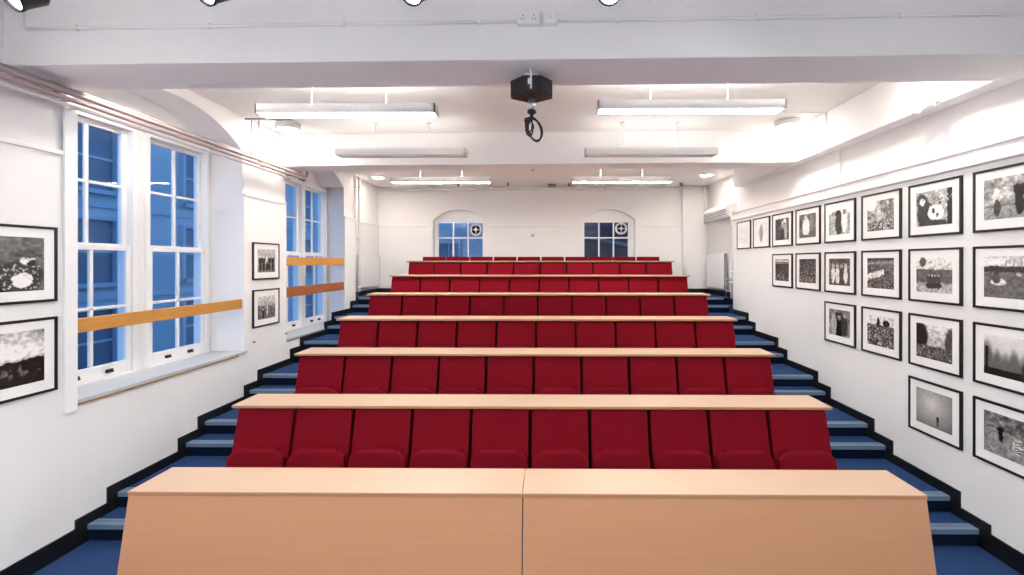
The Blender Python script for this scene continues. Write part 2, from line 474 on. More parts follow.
# ------------------------------------------------------------------ tip-up seats
REC = .25   # lean of the backs (run over rise)
def seat_proto():
    t = thing('tip_up_seat', '', 'seat', (0, 0, 0), 'red tip-up seats in the tiers')
    # local frame: y=0 is the near edge of the desk behind, z=0 the tier floor
    TOP = .938
    def lean(bm):
        for v in bm.verts: v.co.y += .047-(TOP-v.co.z)*REC
    def rounded(w, z0, z1, rt, rb=.02, n=5):
        pts = []
        for cx, cz, r, a0 in ((w-rb, z0+rb, rb, -PI/2), (w-rt, z1-rt, rt, 0), (-w+rt, z1-rt, rt, PI/2), (-w+rb, z0+rb, rb, PI)):
            for i in range(n+1):
                a = a0+PI/2*i/n; pts.append((cx+r*math.cos(a), cz+r*math.sin(a)))
        return pts
    bm = BM(); prism(bm, rounded(.247, .43, TOP, .022), 'y', -.012, .045, bevel=.010, seg=3); lean(bm)
    for f in bm.faces: f.smooth = len(f.verts) == 4 and f.calc_area() < .004
    obj('backrest', bm, M['red'], t)
    bm = BM()
    pts = [(-.235, .32), (.235, .32), (.242, .36), (.242, .555), (.236, .578), (.178, .624), (.160, .630), (-.160, .630), (-.178, .624), (-.236, .578), (-.242, .555), (-.242, .36)]
    prism(bm, pts, 'y', -.078, -.016, bevel=.020, seg=3); lean(bm)
    for f in bm.faces: f.smooth = len(f.verts) == 4 and f.calc_area() < .004
    obj('seat_pad', bm, M['red'], t)
    for s in (-1, 1):
        bm = BM(); prism(bm, [(-.24, .30), (-.12, .30), (-.085, .43), (-.10, .46), (-.21, .40)], 'x', s*.2535-.004, s*.2535+.004)
        obj('hinge_bracket', bm, M['black'], t)
    bm = BM(); rbox(bm, -.03, .03, -.20, -.15, .008, .315, .006, 1); rbox(bm, -.11, .11, -.235, -.115, 0, .010, .004, 1)
    obj('pedestal', bm, M['black'], t)
    return t
SP = .520
sp = seat_proto(); first = True
for r in range(7):
    rowname = ['front row', 'second row', 'third row', 'fourth row', 'fifth row', 'sixth row', 'back row'][r]
    for i in range(10):
        x = XC+(i-4.5)*SP; y = D1+PITCH*(r+1); z = RISE*r if r < 6 else lev(11)
        side = ('%s from the left' % ORD[i]) if i < 5 else ('%s from the right' % ORD[9-i])
        if i == 0: side = 'leftmost'
        if i == 9: side = 'rightmost'
        lb = 'red tip-up seat, %s of the ten in the %s' % (side, rowname)
        if first: sp.location = (x, y, z); sp['label'] = lb; first = False
        else: dup(sp, (x, y, z), lb)

# ------------------------------------------------------------------ black and white photographs
GW, GH = 96, 84
YY, XX = np.mgrid[0:GH, 0:GW]; U = (XX+.5)/GW; V = (YY+.5)/GH     # V=0 top
def vnoise(seed, sx, sy):
    rs = np.random.RandomState(seed); g = rs.rand(sy+2, sx+2)
    x = U*sx; y = V*sy; xi = x.astype(int); yi = y.astype(int); fx = x-xi; fy = y-yi
    fx = fx*fx*(3-2*fx); fy = fy*fy*(3-2*fy)
    return (g[yi, xi]*(1-fx)+g[yi, xi+1]*fx)*(1-fy)+(g[yi+1, xi]*(1-fx)+g[yi+1, xi+1]*fx)*fy
def tex(seed, s): return .5*vnoise(seed, s, s)+.3*vnoise(seed+1, 2*s, 2*s)+.2*vnoise(seed+2, 4*s, 4*s)
def ell(img, cx, cy, rx, ry, val, soft=.25):
    d = np.sqrt(((U-cx)/rx)**2+((V-cy)/ry)**2); a = np.clip((1+soft-d)/soft/1.0, 0, 1); a = np.where(d < 1, 1, np.clip(1-(d-1)/soft, 0, 1))
    img[:] = img*(1-a)+val*a
def rct(img, x0, x1, y0, y1, val):
    m = (U > x0) & (U < x1) & (V > y0) & (V < y1); img[m] = val if np.isscalar(val) else val[m]
def person(img, x, y0, h, head, body, legs=None):
    ell(img, x, y0+h*.30, h*.13, h*.22, body); ell(img, x, y0+h*.72, h*.10, h*.28, body if legs is None else legs); ell(img, x, y0+h*.07, h*.055, h*.075, head)
def crowd(img, y0, y1, seed, n=90, lo=.05, hi=.85):
    rs = np.random.RandomState(seed)
    for i in range(n):
        y = y0+(y1-y0)*i/n; s = .02+.03*(y-y0+.1); x = rs.rand()
        ell(img, x, y+s*1.2, s*1.1, s*1.4, rs.uniform(lo, .45)); ell(img, x, y, s*.6, s*.7, rs.uniform(.4, hi))
def scene_img(k):
    s = 100+k*7
    if k == 'l1': s = 11
    g = np.full((GH, GW), .4)
    if k == 0:    # rightmost top: two standing figures under trees
        g = .30+.55*tex(3, 7); g[V > .72] = .62-.1*V[V > .72]; rct(g, 0, 1, .66, .72, .42)
        person(g, .28, .26, .66, .6, .78, .25); person(g, .72, .14, .76, .5, .10, .12); ell(g, .27, .34, .05, .09, .85)
    elif k == 1:  # seated drummer with a big white drum
        g = .50+.25*tex(5, 5); rct(g, .88, 1, 0, 1, .14); ell(g, .15, .25, .14, .18, .25); crowd(g, .18, .35, 6, 26, .1, .95)
        ell(g, .22, .62, .17, .42, .22); ell(g, .18, .30, .07, .10, .75); ell(g, .56, .64, .22, .22, .93, .06); ell(g, .50, .58, .03, .06, .2); ell(g, .60, .70, .03, .05, .25); ell(g, .55, .95, .3, .1, .25)
    elif k == 2:  # monument with crowd
        g = .12+.75*tex(7, 9); ell(g, .16, .12, .18, .16, .9, .5); ell(g, .45, .38, .06, .24, .72); ell(g, .45, .66, .10, .16, .65); crowd(g, .66, .98, 8, 70)
    elif k == 3:
        g = .72-.35*tex(9, 6); g[V < .22] = .85; ell(g, .26, .55, .20, .42, .62); ell(g, .45, .22, .12, .12, .12); ell(g, .48, .62, .15, .36, .25); ell(g, .74, .5, .13, .40, .85); ell(g, .74, .18, .07, .09, .45)
    elif k == 4:
        g = .14+.45*tex(13, 6); ell(g, .42, .55, .20, .36, .88); ell(g, .40, .18, .09, .11, .75); ell(g, .75, .4, .12, .3, .45); rct(g, 0, 1, .88, 1, .35)
    elif k == 5:
        g = .08+.45*tex(17, 5); person(g, .55, .12, .8, .8, .55, .2); ell(g, .78, .55, .10, .38, .62); ell(g, .25, .7, .2, .2, .3); ell(g, .72, .12, .09, .09, .9)
    elif k == 6:
        g = .70+.22*tex(19, 4); ell(g, .5, .55, .14, .4, .55); ell(g, .5, .2, .07, .08, .6)
    elif k == 7:
        g = .72+.12*tex(23, 3); rct(g, .1, .9, .7, .72, .6)
    elif k == 8:  # lawn with building
        g = .34+.08*tex(29, 9); rct(g, 0, 1, 0, .26, .72); rct(g, 0, .35, .05, .22, .9); rct(g, 0, 1, .24, .38, .22)
        for x in (.45, .6, .75, .9): rct(g, x, x+.03, .08, .26, .5)
        ell(g, .26, .46, .05, .08, .2); ell(g, .30, .62, .14, .07, .85); ell(g, .27, .55, .08, .09, .3); ell(g, .7, .42, .05, .04, .6)
    elif k == 9:
        g = .85-.5*V+.05*tex(31, 5); ell(g, .2, .14, .08, .12, .35); rct(g, 0, 1, .34, .42, .35); rct(g, 0, 1, .42, .70, .28+.15*tex(32, 14)); rct(g, 0, 1, .74, 1, .62)
        for x in (.36, .46, .55, .64): person(g, x, .50, .38, .7, .25)
        ell(g, .5, .80, .2, .07, .2)
    elif k == 10:
        g = .12+.45*tex(37, 10); m = np.abs(V-(.62-.30*(U-.1))) < .10; g[m & (U < .65)] = .78; m2 = (V < .2) & (V > .16-.1*U); g[m2] = .5; g[V < .1] = .25; crowd(g, .65, .98, 38, 60, .05, .6)
    elif k == 11:
        g = .22+.2*tex(41, 6); crowd(g, .15, .7, 42, 40, .1, .95); 
        for x in (.2, .42, .6, .8): ell(g, x, .62, .09, .28, .8-.5*(x == .6)); ell(g, x, .28, .06, .07, .65)
    elif k == 12:
        g = .10+.3*tex(43, 8); crowd(g, .1, .9, 44, 90, .03, .6); crowd(g, .75, .98, 45, 16, .6, .95)
    elif k == 13:
        g = .12+.3*tex(47, 8); rct(g, 0, 1, .04, .12, .7); rct(g, 0, 1, .16, .20, .55); rct(g, 0, 1, .22, .26, .2); crowd(g, .5, .95, 48, 60, .05, .7)
    elif k == 14:  # misty park
        g = .78-.12*V; 
        for x, t, w in ((.06, .35, .12), (.28, .55, .10), (.45, .62, .12), (.62, .50, .10), (.85, .58, .14)): ell(g, x, t+.45, w, .48, .38, .5)
        rct(g, .03, .09, .3, 1, .12); g[V > .82] = .14; person(g, .80, .60, .34, .3, .2)
    elif k == 15:
        g = .82-.35*V; ell(g, .08, .4, .22, .42, .14, .3); ell(g, .95, .5, .12, .4, .3, .3); g[V > .62] = (.15+.35*tex(53, 12))[V > .62]; crowd(g, .62, .95, 54, 50, .05, .65)
    elif k == 16:
        g = .80-.1*V; g[V > .3] = (.12+.4*tex(57, 12))[V > .3]; ell(g, .42, .22, .05, .16, .15); ell(g, .72, .22, .11, .10, .15); crowd(g, .34, .98, 58, 110, .04, .8)
    elif k == 17:
        g = .2+.55*tex(59, 6); rct(g, .3, .62, .12, 1, .10); ell(g, .25, .6, .12, .4, .6); ell(g, .74, .55, .14, .4, .25); ell(g, .5, .3, .07, .09, .55); ell(g, .78, .2, .07, .08, .6)
    elif k == 18:  # garden path with a bin and a striped shirt
        g = .16+.5*tex(61, 11); g[V > .38] = (.45+.08*tex(62, 7))[V > .38]; rct(g, .30, .40, .36, .62, .12); ell(g, .35, .36, .06, .05, .1)
        ell(g, .70, .62, .10, .17, .8); 
        for i in range(6): rct(g, .61, .80, .50+.05*i, .525+.05*i, .2)
        ell(g, .70, .40, .05, .07, .5)
    elif k == 19:
        d = np.sqrt((U-.45)**2+(V-.35)**2); g = .74-.42*d; person(g, .62, .66, .26, .3, .15, .2)
    elif k == 20: # left, musician with banjo
        g = .34+.12*tex(67, 4); rct(g, .0, .16, 0, 1, .08); ell(g, .12, .9, .5, .4, .10); rct(g, .26, .36, 0, .42, .75); ell(g, .2, .3, .12, .2, .35)
        ell(g, .72, .74, .24, .28, .22); 
        rs = np.random.RandomState(5)
        for i in range(90): ell(g, .72+rs.uniform(-.22, .22), .72+rs.uniform(-.22, .24), .010, .012, .7)
        ell(g, .74, .80, .13, .13, .9, .08); ell(g, .80, .42, .08, .10, .8); ell(g, .82, .34, .15, .035, .25); ell(g, .82, .29, .09, .06, .3); ell(g, .84, .48, .05, .05, .15)
    elif k == 21:
        g = .35+.5*vnoise(71, 3, 7)*.8; ell(g, .45, .36, .4, .10, .9, 1.0); m = V > .60-.10*U+.02*tex(72, 8); g[m] = (.06+.10*tex(73, 9))[m]; crowd(g, .62, .8, 74, 26, .05, .4); ell(g, .42, .62, .02, .14, .5)
    elif k == 22:
        g = .62-.15*V+.05*tex(77, 4); g[V > .86] = .45
        for x, b in ((.16, .15), (.33, .22), (.52, .7), (.66, .2), (.86, .08)): person(g, x, .30, .62, .75, b, .12)
    elif k == 23:
        g = .68-.25*V+.05*tex(79, 4); g[V > .42] = (.22+.4*tex(80, 11))[V > .42]; person(g, .30, .5, .45, .3, .15); person(g, .54, .42, .42, .8, .75); crowd(g, .46, .62, 82, 30)
    g = np.clip(g, 0, 1)
    n = 0 if k in (6, 7, 14, 19) else 1
    dx = (tex(200+k, 11)-.5)*(3+3*n); dy = (tex(300+k, 11)-.5)*(3+3*n)
    xi = np.clip((XX+dx).round().astype(int), 0, GW-1); yi = np.clip((YY+dy).round().astype(int), 0, GH-1)
    g = g[yi, xi]
    g = g*(1+(.6*n+.15)*(tex(400+k, 20)-.5))
    p = np.pad(g, 1, mode='edge'); g = .6*g+.1*(p[:-2, 1:-1]+p[2:, 1:-1]+p[1:-1, :-2]+p[1:-1, 2:])
    g = .5+(g-.45)*1.22
    return np.clip(g, .05, .95)

def print_mat():
    m = bpy.data.materials.new('silver_gelatin_print'); m.use_nodes = True
    nt = m.node_tree; b = nt.nodes['Principled BSDF']; b.inputs['Roughness'].default_value = .29
    a = nt.nodes.new('ShaderNodeVertexColor'); a.layer_name = 'tone'
    nt.links.new(a.outputs['Color'], b.inputs['Base Color'])
    return m
PM = print_mat()

def picture(k, wall, ya, yb, za, zb, mside, mtop, mbot, label, group):
    """framed print on the left or right wall; ya<yb along the room"""
    X = XR if wall == 'R' else XL; s = -1 if wall == 'R' else 1
    q = 1-.012/abs(X); ya, yb, za, zb = ya*q, yb*q, CZ+(za-CZ)*q, CZ+(zb-CZ)*q
    yc, zc = (ya+yb)/2, (za+zb)/2
    t = thing('framed_picture', label, 'picture', (X, yc, zc), group)
    hw, hh = (yb-ya)/2, (zb-za)/2; fw = .019
    def X2(a, b): return (min(s*a, s*b), max(s*a, s*b))
    bm = BM()
    x0, x1 = X2(.001, .018)
    for (y0, y1, z0, z1) in ((-hw, hw, hh-fw, hh), (-hw, hw, -hh, -hh+fw), (-hw, -hw+fw, -hh+fw, hh-fw), (hw-fw, hw, -hh+fw, hh-fw)):
        box(bm, x0, x1, y0, y1, z0, z1)
    obj('frame', bm, M['frame'], t)
    iy0, iy1, iz0, iz1 = -hw+mside, hw-mside, -hh+mbot, hh-mtop
    bm = BM(); x0, x1 = X2(.004, .0125); box(bm, x0, x1, -hw+fw, hw-fw, -hh+fw, hh-fw); obj('mount', bm, M['mount'], t)
    img = scene_img(k)
    img = (img**1.0)
    l = np.where(img <= .04045, img/12.92, ((img+.055)/1.055)**2.4)
    me = bpy.data.meshes.new('print'); xs = s*.0132
    vv = []; ff = []; mono = l
    for j in range(GH+1):
        for i in range(GW+1):
            u = i/GW; y = iy1+(iy0-iy1)*u if wall == 'R' else iy0+(iy1-iy0)*u
            vv.append((xs, y, iz1+(iz0-iz1)*j/GH))
    for j in range(GH):
        for i in range(GW):
            a = j*(GW+1)+i; ff.append((a, a+GW+1, a+GW+2, a+1))
    me.from_pydata(vv, [], ff)
    at = me.color_attributes.new('tone', 'FLOAT_COLOR', 'CORNER')
    c = np.repeat(mono.ravel(), 4); cc = np.stack([c*1.0, c*.97, c*.955, np.ones_like(c)], 1).astype(np.float32)
    at.data.foreach_set('color', cc.ravel()); me.materials.append(PM)
    o = bpy.data.objects.new('print', me); COL.objects.link(o); o.parent = t
    return t
cols = [(2.947, 3.468), (3.562, 4.083), (4.171, 4.692), (4.786, 5.314), (5.402, 5.930), (6.015, 6.543), (6.624, 7.150), (7.245, 7.762)]
rows = [(2.467, 2.949), (1.873, 2.358), (1.281, 1.759), (.684, 1.169)]
what = {
 (0, 0): (0, 'framed photograph of two people standing under trees, cut by the right edge'),
 (1, 0): (1, 'framed photograph of a seated player with a big white drum, top row'),
 (2, 0): (2, 'framed photograph of a leafy monument above a crowd, top row'),
 (3, 0): (3, 'framed photograph of large pale figures against a light sky, top row'),
 (4, 0): (4, 'framed photograph of a figure in white on dark, top row right wall'),
 (5, 0): (5, 'framed dark photograph of an upright figure, sixth from the right in the top row'),
 (6, 0): (6, 'framed pale photograph second from the far end of the top row'),
 (7, 0): (7, 'framed faint photograph at the far end of the top row, beside the white pipes'),
 (0, 1): (8, 'framed photograph of a lawn below a long white building, cut by the right picture edge'),
 (1, 1): (9, 'framed photograph of a group seated before a wide banded fence'),
 (2, 1): (10, 'framed photograph of a long pale roof seen from above, second row right wall'),
 (3, 1): (11, 'framed photograph of a row of light-clothed people, second row right wall'),
 (4, 1): (12, 'framed dark crowd photograph next to last at the far end of the second row'),
 (5, 1): (13, 'framed photograph with light stripes over a crowd, far end of the second row'),
 (0, 2): (14, 'framed misty photograph of tree silhouettes, cut by the right picture edge'),
 (1, 2): (15, 'framed photograph of a dark tree at left above a crowded street, third row'),
 (2, 2): (16, 'framed photograph of a dense crowd under a pale sky, third row right wall'),
 (3, 2): (17, 'framed photograph of close dark figures, far end of the third row'),
 (0, 3): (18, 'framed photograph of a garden path with a striped shirt, lowest and nearest picture'),
 (1, 3): (19, 'framed photograph of one tiny figure on empty grey, bottom row'),
}
for (c, r), (k, lb) in what.items():
    picture(k, 'R', *cols[c], *rows[r], .084, .080, .092, lb, 'framed photographs on the right wall')
picture(20, 'L', 2.55, 3.207, 1.941, 2.495, .083, .084, .088, 'framed photograph of a player holding a round banjo, upper one left of the windows', 'framed photographs on the left wall')
picture(21, 'L', 2.55, 3.208, 1.274, 1.827, .083, .080, .095, 'framed photograph of a bright sky over dark ground, lower one left of the windows', 'framed photographs on the left wall')
picture(22, 'L', 5.357, 5.887, 2.010, 2.488, .088, .082, .094, 'framed photograph of people standing in line, upper one on the pier', 'framed photographs on the left wall')
picture(23, 'L', 5.359, 5.887, 1.403, 1.883, .088, .090, .094, 'framed photograph of figures in a field, lower one on the pier', 'framed photographs on the left wall')

# ------------------------------------------------------------------ timber guard rails across the recesses
def rail(y0, y1, z0, z1, m, label, dx=0):
    bm = BM(); rbox(bm, XL-.05+dx, XL-.018+dx, y0, y1, z0, z1, .003, 1)
    tag(obj('timber_rail', bm, m), label, 'rail', 'timber rails across the window recesses')
rail(R1[0]+.001, R1[1]-.001, 1.672, 1.785, M['rail'], 'pine guard rail across the first pair of windows')
rail(R2[0]+.001, R2[1]+.008, 2.185, 2.31, M['rail'], 'upper golden guard rail across the second pair of windows')
rail(R2[0]+.001, R2[1]+.008, 1.735, 1.878, M['railred'], 'lower reddish guard rail across the second pair of windows')

# ------------------------------------------------------------------ pipes along the left wall
pl = [('topmost thin grey pipe of the bundle high on the left wall', 3.535, -3.60, .013, 'greypipe'), ('pinkish copper pipe second from the top of the bundle on the left wall', 3.50, -3.575, .019, 'copper'),
      ('pinkish copper pipe third from the top of the bundle on the left wall', 3.455, -3.585, .017, 'copper'), ('lowest white pipe of the bundle on the left wall', 3.415, -3.61, .015, 'pipe')]
for lb, z, x, r, m in pl:
    bm = BM(); ye = 6.30+(.02 if r > .015 else -.05)
    pts = [(x, YF+.05, z), (x, 1.0, z), (x, 3.0, z), (x, 5.0, z), (x, ye, z)]
    if m == 'copper': pts += [(x, ye+.03, z+.01), (x-.0, ye+.04, z+.05), (x, ye+.04, z+.10)] if z > 3.48 else [(x-.02, ye+.03, z), (x-.06, ye+.04, z), (x-.12, ye+.04, z)]
    tube(bm, pts, r, 10)
    for yy in (.5, 2.2, 3.1, 5.35, 5.9): box(bm, XL-.0215, x, yy-.010+.06*pl.index((lb, z, x, r, m)), yy+.010+.06*pl.index((lb, z, x, r, m)), z-.006, z+.006)
    tag(obj('heating_pipe', bm, M[m]), lb, 'pipe', 'pipes along the left wall')
# rear bay risers
for i, (x, r, top) in enumerate(((-3.738, .020, 3.93), (-3.664, .028, 3.88))):
    bm = BM()
    tube(bm, [(x, 8.31, 1.66), (x, 8.31, 2.4), (x, 8.31, 3.2), (x, 8.31, top)], r, 12)
    for z in (1.75, 2.7, 3.7): lathe(bm, [(0, z-.02), (r+.008, z-.02), (r+.008, z+.02), (0, z+.02)], 12, 0, Matrix.Translation((x, 8.31, 0)))
    tag(obj('riser_pipe', bm, M['pipe']), 'white vertical heating pipe %s beside the left radiator' % ('nearer the wall,' if i == 0 else 'nearer the seats,'), 'pipe', 'pipes beside the left radiator')
# right rear risers
for i, (x, y, r, z1) in enumerate(((3.43, 8.02, .032, 3.20), (3.50, 8.22, .022, 3.09))):
    bm = BM(); tube(bm, [(x, y, 1.56), (x, y, 2.2), (x, y, z1-.2), (x, y, z1)], r, 12)
    for z in (1.85, 2.05, 2.9): lathe(bm, [(0, z-.02), (r+.014, z-.02), (r+.014, z+.02), (0, z+.02)], 12, 0, Matrix.Translation((x, y, 0)))
    if i == 0:
        tube(bm, [(x-.02, y, 1.92), (x-.12, y, 1.92)], .012, 8)
        tube(bm, [(x, y, 1.80), (x, y+.02, 1.72), (x+.1, y+.04, 1.70)], .018, 8)
    tag(obj('riser_pipe', bm, M['pipe']), 'white vertical pipe %s at the far end of the right wall' % ('with a valve stub' if i == 0 else 'behind the valve pipe'), 'pipe', 'pipes at the end of the right wall')
bm = BM(); tube(bm, [(3.50, 9.58, 3.1), (3.50, 9.58, 3.6), (3.50, 9.58, 3.94)], .035, 12)
tag(obj('riser_pipe', bm, M['pipe']), 'white drop pipe from the ceiling in the back right corner', 'pipe')
# ceiling-level pipe along the back wall
bm = BM(); tube(bm, [(-3.72, 9.60, 3.86), (-1, 9.60, 3.87), (1, 9.60, 3.87), (3.40, 9.60, 3.88)], .022, 10)
for x in (-2.6, -1.3, 0, 1.3, 2.6): box(bm, x-.012, x+.012, 9.59, 9.74, 3.86, 3.94)
tag(obj('ceiling_pipe', bm, M['pipe']), 'thin white pipe under the ceiling along the back wall', 'pipe')

# conduit from the ceiling beside the left fixture, with two drops
bm = BM(); tube(bm, [(-3.70, 5.22, 3.985), (-3.45, 5.22, 3.985), (-3.14, 5.22, 3.985)], .014, 8)
for x in (-3.63, -3.54): tube(bm, [(x, 5.235, 3.98), (x, 5.235, 3.7), (x, 5.235, 3.56)], .007, 8)
tag(obj('conduit', bm, M['greypipe']), 'grey conduit with two thin drops under the ceiling by the left light', 'conduit')
bm = BM(); tube(bm, [(1.9, 5.13, 4.008), (2.6, 5.13, 4.008), (3.298, 5.13, 4.008)], .007, 8); tube(bm, [(3.298, 5.13, 4.008), (3.298, 5.13, 3.8), (3.298, 5.13, 3.565), (3.40, 5.13, 3.565), (3.462, 5.13, 3.565), (3.462, 5.13, 3.4), (3.462, 5.13, 3.15)], .007, 8)
tag(obj('conduit', bm, M['pipe']), 'thin white conduit down the right wall from the ceiling', 'conduit')
# conduit on the near beam
def byn(x): return 2.853-.0148*x
bm = BM()
for xa, xb in ((-3.55, -.205), (.065, 3.28)): tube(bm, [(x, byn(x)-.012, 3.828+.002*x) for x in np.linspace(xa, xb, 6)], .011, 8)
for x in np.linspace(-3.2, 3.2, 8): box(bm, x-.012, x+.012, byn(x)-.026, byn(x)-.001, 3.813+.002*x, 3.845+.002*x)
tube(bm, [(-3.55, byn(-3.55)-.012, 3.8215), (-3.58, byn(-3.55)-.012, 3.85), (-3.58, byn(-3.55)-.012, 3.99)], .011, 8)
tag(obj('conduit', bm, M['beam']), 'thin white conduit along the face of the near beam', 'conduit')
def socket(x0, x1, z0, z1, label, face):
    t = thing('socket_box', label, 'socket', ((x0+x1)/2, byn((x0+x1)/2), (z0+z1)/2), 'boxes on the near beam')
    w, h = (x1-x0)/2, (z1-z0)/2
    bm = BM(); rbox(bm, -w, w, -.042, -.001, -h, h, .005, 2); obj('box', bm, M['beam'], t)
    bm = BM()
    if face == 'double':
        for dx in (-w*.5, w*.5):
            for (a, b) in ((0, .014), (-.010, -.008), (.010, -.008)): box(bm, dx+a-.003, dx+a+.003, -.0435, -.041, b-.005, b+.005)
    else: rbox(bm, -.007, .007, -.047, -.041, -.012, .012, .002, 1)
    obj('socket_face', bm, M['grey'] if face == 'double' else M['plastic'], t)
socket(-.200, -.055, 3.795, 3.875, 'white double socket box mounted on the near beam', 'double')
socket(-.030, .060, 3.800, 3.870, 'white single switch box mounted on the near beam', 'single')

# ------------------------------------------------------------------ suspended fluorescent fittings
def fitting_proto(x, y, z, L, label, group, front=False, lit=1):
    t = thing('pendant_light', label, 'light', (x, y, z), group)
    h, d = .085, .17
    bm = BM(); hl = L/2
    box(bm, -hl, hl, -d/2, -d/2+.006, 0, h); box(bm, -hl, hl, d/2-.006, d/2, 0, h)
    box(bm, -hl, -hl+.012, -d/2, d/2, 0, h); box(bm, hl-.012, hl, -d/2, d/2, 0, h)
    box(bm, -hl, hl, -d/2, d/2, .020, .026)
    obj('housing', bm, M['plastic'], t)
    bm = BM(); box(bm, -hl+.03, hl-.03, -d/2+.018, d/2-.018, .004, .019); obj('diffuser', bm, M['frontfill'] if front else M[('diffoff', 'diff', 'diffrear')[lit]], t)
    bm = BM()
    for (a, b) in ((-d/2+.006, -d/2+.013), (d/2-.013, d/2-.006)): box(bm, -hl+.012, hl-.012, a, b, .001, .019)
    obj('louvre_edge', bm, M['greyline'], t)
    bm = BM()
    for yy in (-.035, .035): tube(bm, [(-hl+.05, yy, .052), (hl-.05, yy, .052)], .013, 8)
    obj('fluorescent_tube', bm, M[('tubeoff', 'tube', 'tuberear')[lit]], t)
    zc = ZC if y < 5.9 else ZCR
    for s in (-1, 1):
        bm = BM()
        tube(bm, [(s*hl*.42, 0, .026), (s*hl*.42, 0, (zc-z)/2), (s*hl*.42, 0, zc-z-.002)], .006, 6)
        lathe(bm, [(0, zc-z-.03), (.03, zc-z-.025), (.03, zc-z-.001), (0, zc-z-.001)], 12, 0, Matrix.Translation((s*hl*.42, 0, 0)))
        obj('suspension_rod', bm, M['plastic'], t)
    t['kind'] = 'thing'
    return t
G = 'suspended fluorescent lights'
fitting_proto(-1.855, 3.99, 3.60, 1.65, 'long white suspended light at left, nearest the beam, in the middle bay', G)
fitting_proto(1.295, 3.96, 3.615, 1.69, 'long white suspended light at right, nearest the beam, in the middle bay', G)
fitting_proto(-1.87, 5.50, 3.595, 1.65, 'slim suspended light at left just before the second beam', G, lit=0)
fitting_proto(1.30, 5.50, 3.595, 1.66, 'slim suspended light at right just before the second beam', G, lit=0)
fitting_proto(-1.78, 7.15, 3.56, 1.65, 'slim suspended light at left in the rear bay', G, lit=2)
fitting_proto(1.22, 7.15, 3.56, 1.65, 'slim suspended light at right in the rear bay', G, lit=2)
for x in (-1.9, 1.4):  # unseen fittings, added to light the room from the front
    fitting_proto(x, .35, 3.62, 1.65, 'unseen fill light added in the front bay above the camera at %s' % ('left' if x < 0 else 'right'), 'added front bay fill lights', True)
    fitting_proto(x, -1.3, 3.62, 1.65, 'unseen fill light added in the front bay behind the camera at %s' % ('left' if x < 0 else 'right'), 'added front bay fill lights', True)

# ------------------------------------------------------------------ bulkheads and downlights
def bulkhead(x, y, label):
    t = thing('ceiling_lamp', label, 'lamp', (x, y, ZC), 'round ceiling lamps in the middle bay')
    bm = BM(); lathe(bm, [(0, -.002), (.145, -.002), (.145, -.06), (.135, -.075), (.12, -.075), (.12, -.06), (0, -.06)], 28); obj('body', bm, M['plastic'], t)
    bm = BM(); lathe(bm, [(0, -.061), (.119, -.061), (.105, -.088), (.06, -.10), (0, -.103)], 28); obj('lamp_lens', bm, M['lamp'], t)
bulkhead(-3.36, 5.52, 'round white bulkhead lamp beside the left window bay')
bulkhead(3.02, 5.45, 'round white bulkhead lamp near the right wall')
bulkhead(-3.36, 3.62, 'round white bulkhead lamp by the left wall behind the near beam')
bulkhead(2.95, 3.55, 'round white bulkhead lamp by the right wall behind the near beam')
def downlight(x, y, label):
    t = thing('downlight', label, 'lamp', (x, y, ZCR), 'round lamps in the rear ceiling')
    bm = BM(); lathe(bm, [(.10, -.001), (.145, -.001), (.145, -.014), (.12, -.02), (.10, -.012), (.10, -.001)], 28); obj('rim', bm, M['plastic'], t)
    bm = BM(); lathe(bm, [(0, -.002), (.10, -.002), (.10, -.010), (0, -.012)], 28); obj('lamp_lens', bm, M['down'], t)
downlight(-3.42, 8.62, 'round downlight in the rear ceiling above the left radiator')
downlight(3.10, 8.45, 'round downlight in the rear ceiling above the right radiator')

# ------------------------------------------------------------------ track spotlights in front of the near beam
def spot(x, y, z, aim, label, power, on=True):
    t = thing('track_spotlight', label, 'spotlight', (x, y, z), 'spotlights in front of the near beam')
    d = Vector(aim).normalized(); q = d.to_track_quat('-Z', 'Y').to_matrix().to_4x4()
    bm = BM(); lathe(bm, [(0, .14), (.050, .14), (.062, .125), (.068, .02), (.076, -.005), (.076, -.02), (.066, -.02), (.064, .0), (0, .002)], 22, 0, q); obj('lamp_head', bm, M['black'], t)
    bm = BM(); lathe(bm, [(0, -.018), (.035, -.015), (.063, -.001), (.063, .001), (0, .001)], 22, 0, q); obj('lamp_lens', bm, M['spot'], t)
    top = ZC-z
    bm = BM(); p = q @ Vector((0, 0, .09)); tube(bm, [p+Vector((0, 0, .055)), (p.x, p.y, (top+p.z)/2), (p.x, p.y, top-.03)], .010, 8); rbox(bm, p.x-.05, p.x+.05, p.y-.018, p.y+.018, top-.034, top-.001, .004, 1)
    obj('stem', bm, M['black'], t)
    l = bpy.data.lights.new('spot_beam', 'SPOT'); l.energy = power; l.spot_size = math.radians(120); l.spot_blend = .8; l.shadow_soft_size = .05; l.color = (1, .97, .92)
    o = bpy.data.objects.new('spot_beam', l); COL.objects.link(o); o.parent = t; o.matrix_local = q @ Matrix.Translation((0, 0, -.03))
SY = 2.45
for i, (u, v, lb) in enumerate(((4, 6, 'black spotlight at the far left of the row before the near beam'), (200, 1, 'spotlight second from the left, glaring above the windows'), (408, 2, 'spotlight third from the left, glaring above the left seats'),
                (606, 3, 'spotlight fourth from the left, glaring right of the centre box'), (815, -3, 'dark spotlight at the right end of the row before the near beam'))):
    x = (u-544.04)/430*SY; z = CZ+(262.58-v)/430*SY+.068
    aim = (-.30, -.75, -.62) if u < 700 else (-.5, -.5, -.75)
    spot(x, SY, z, aim, lb, 20)

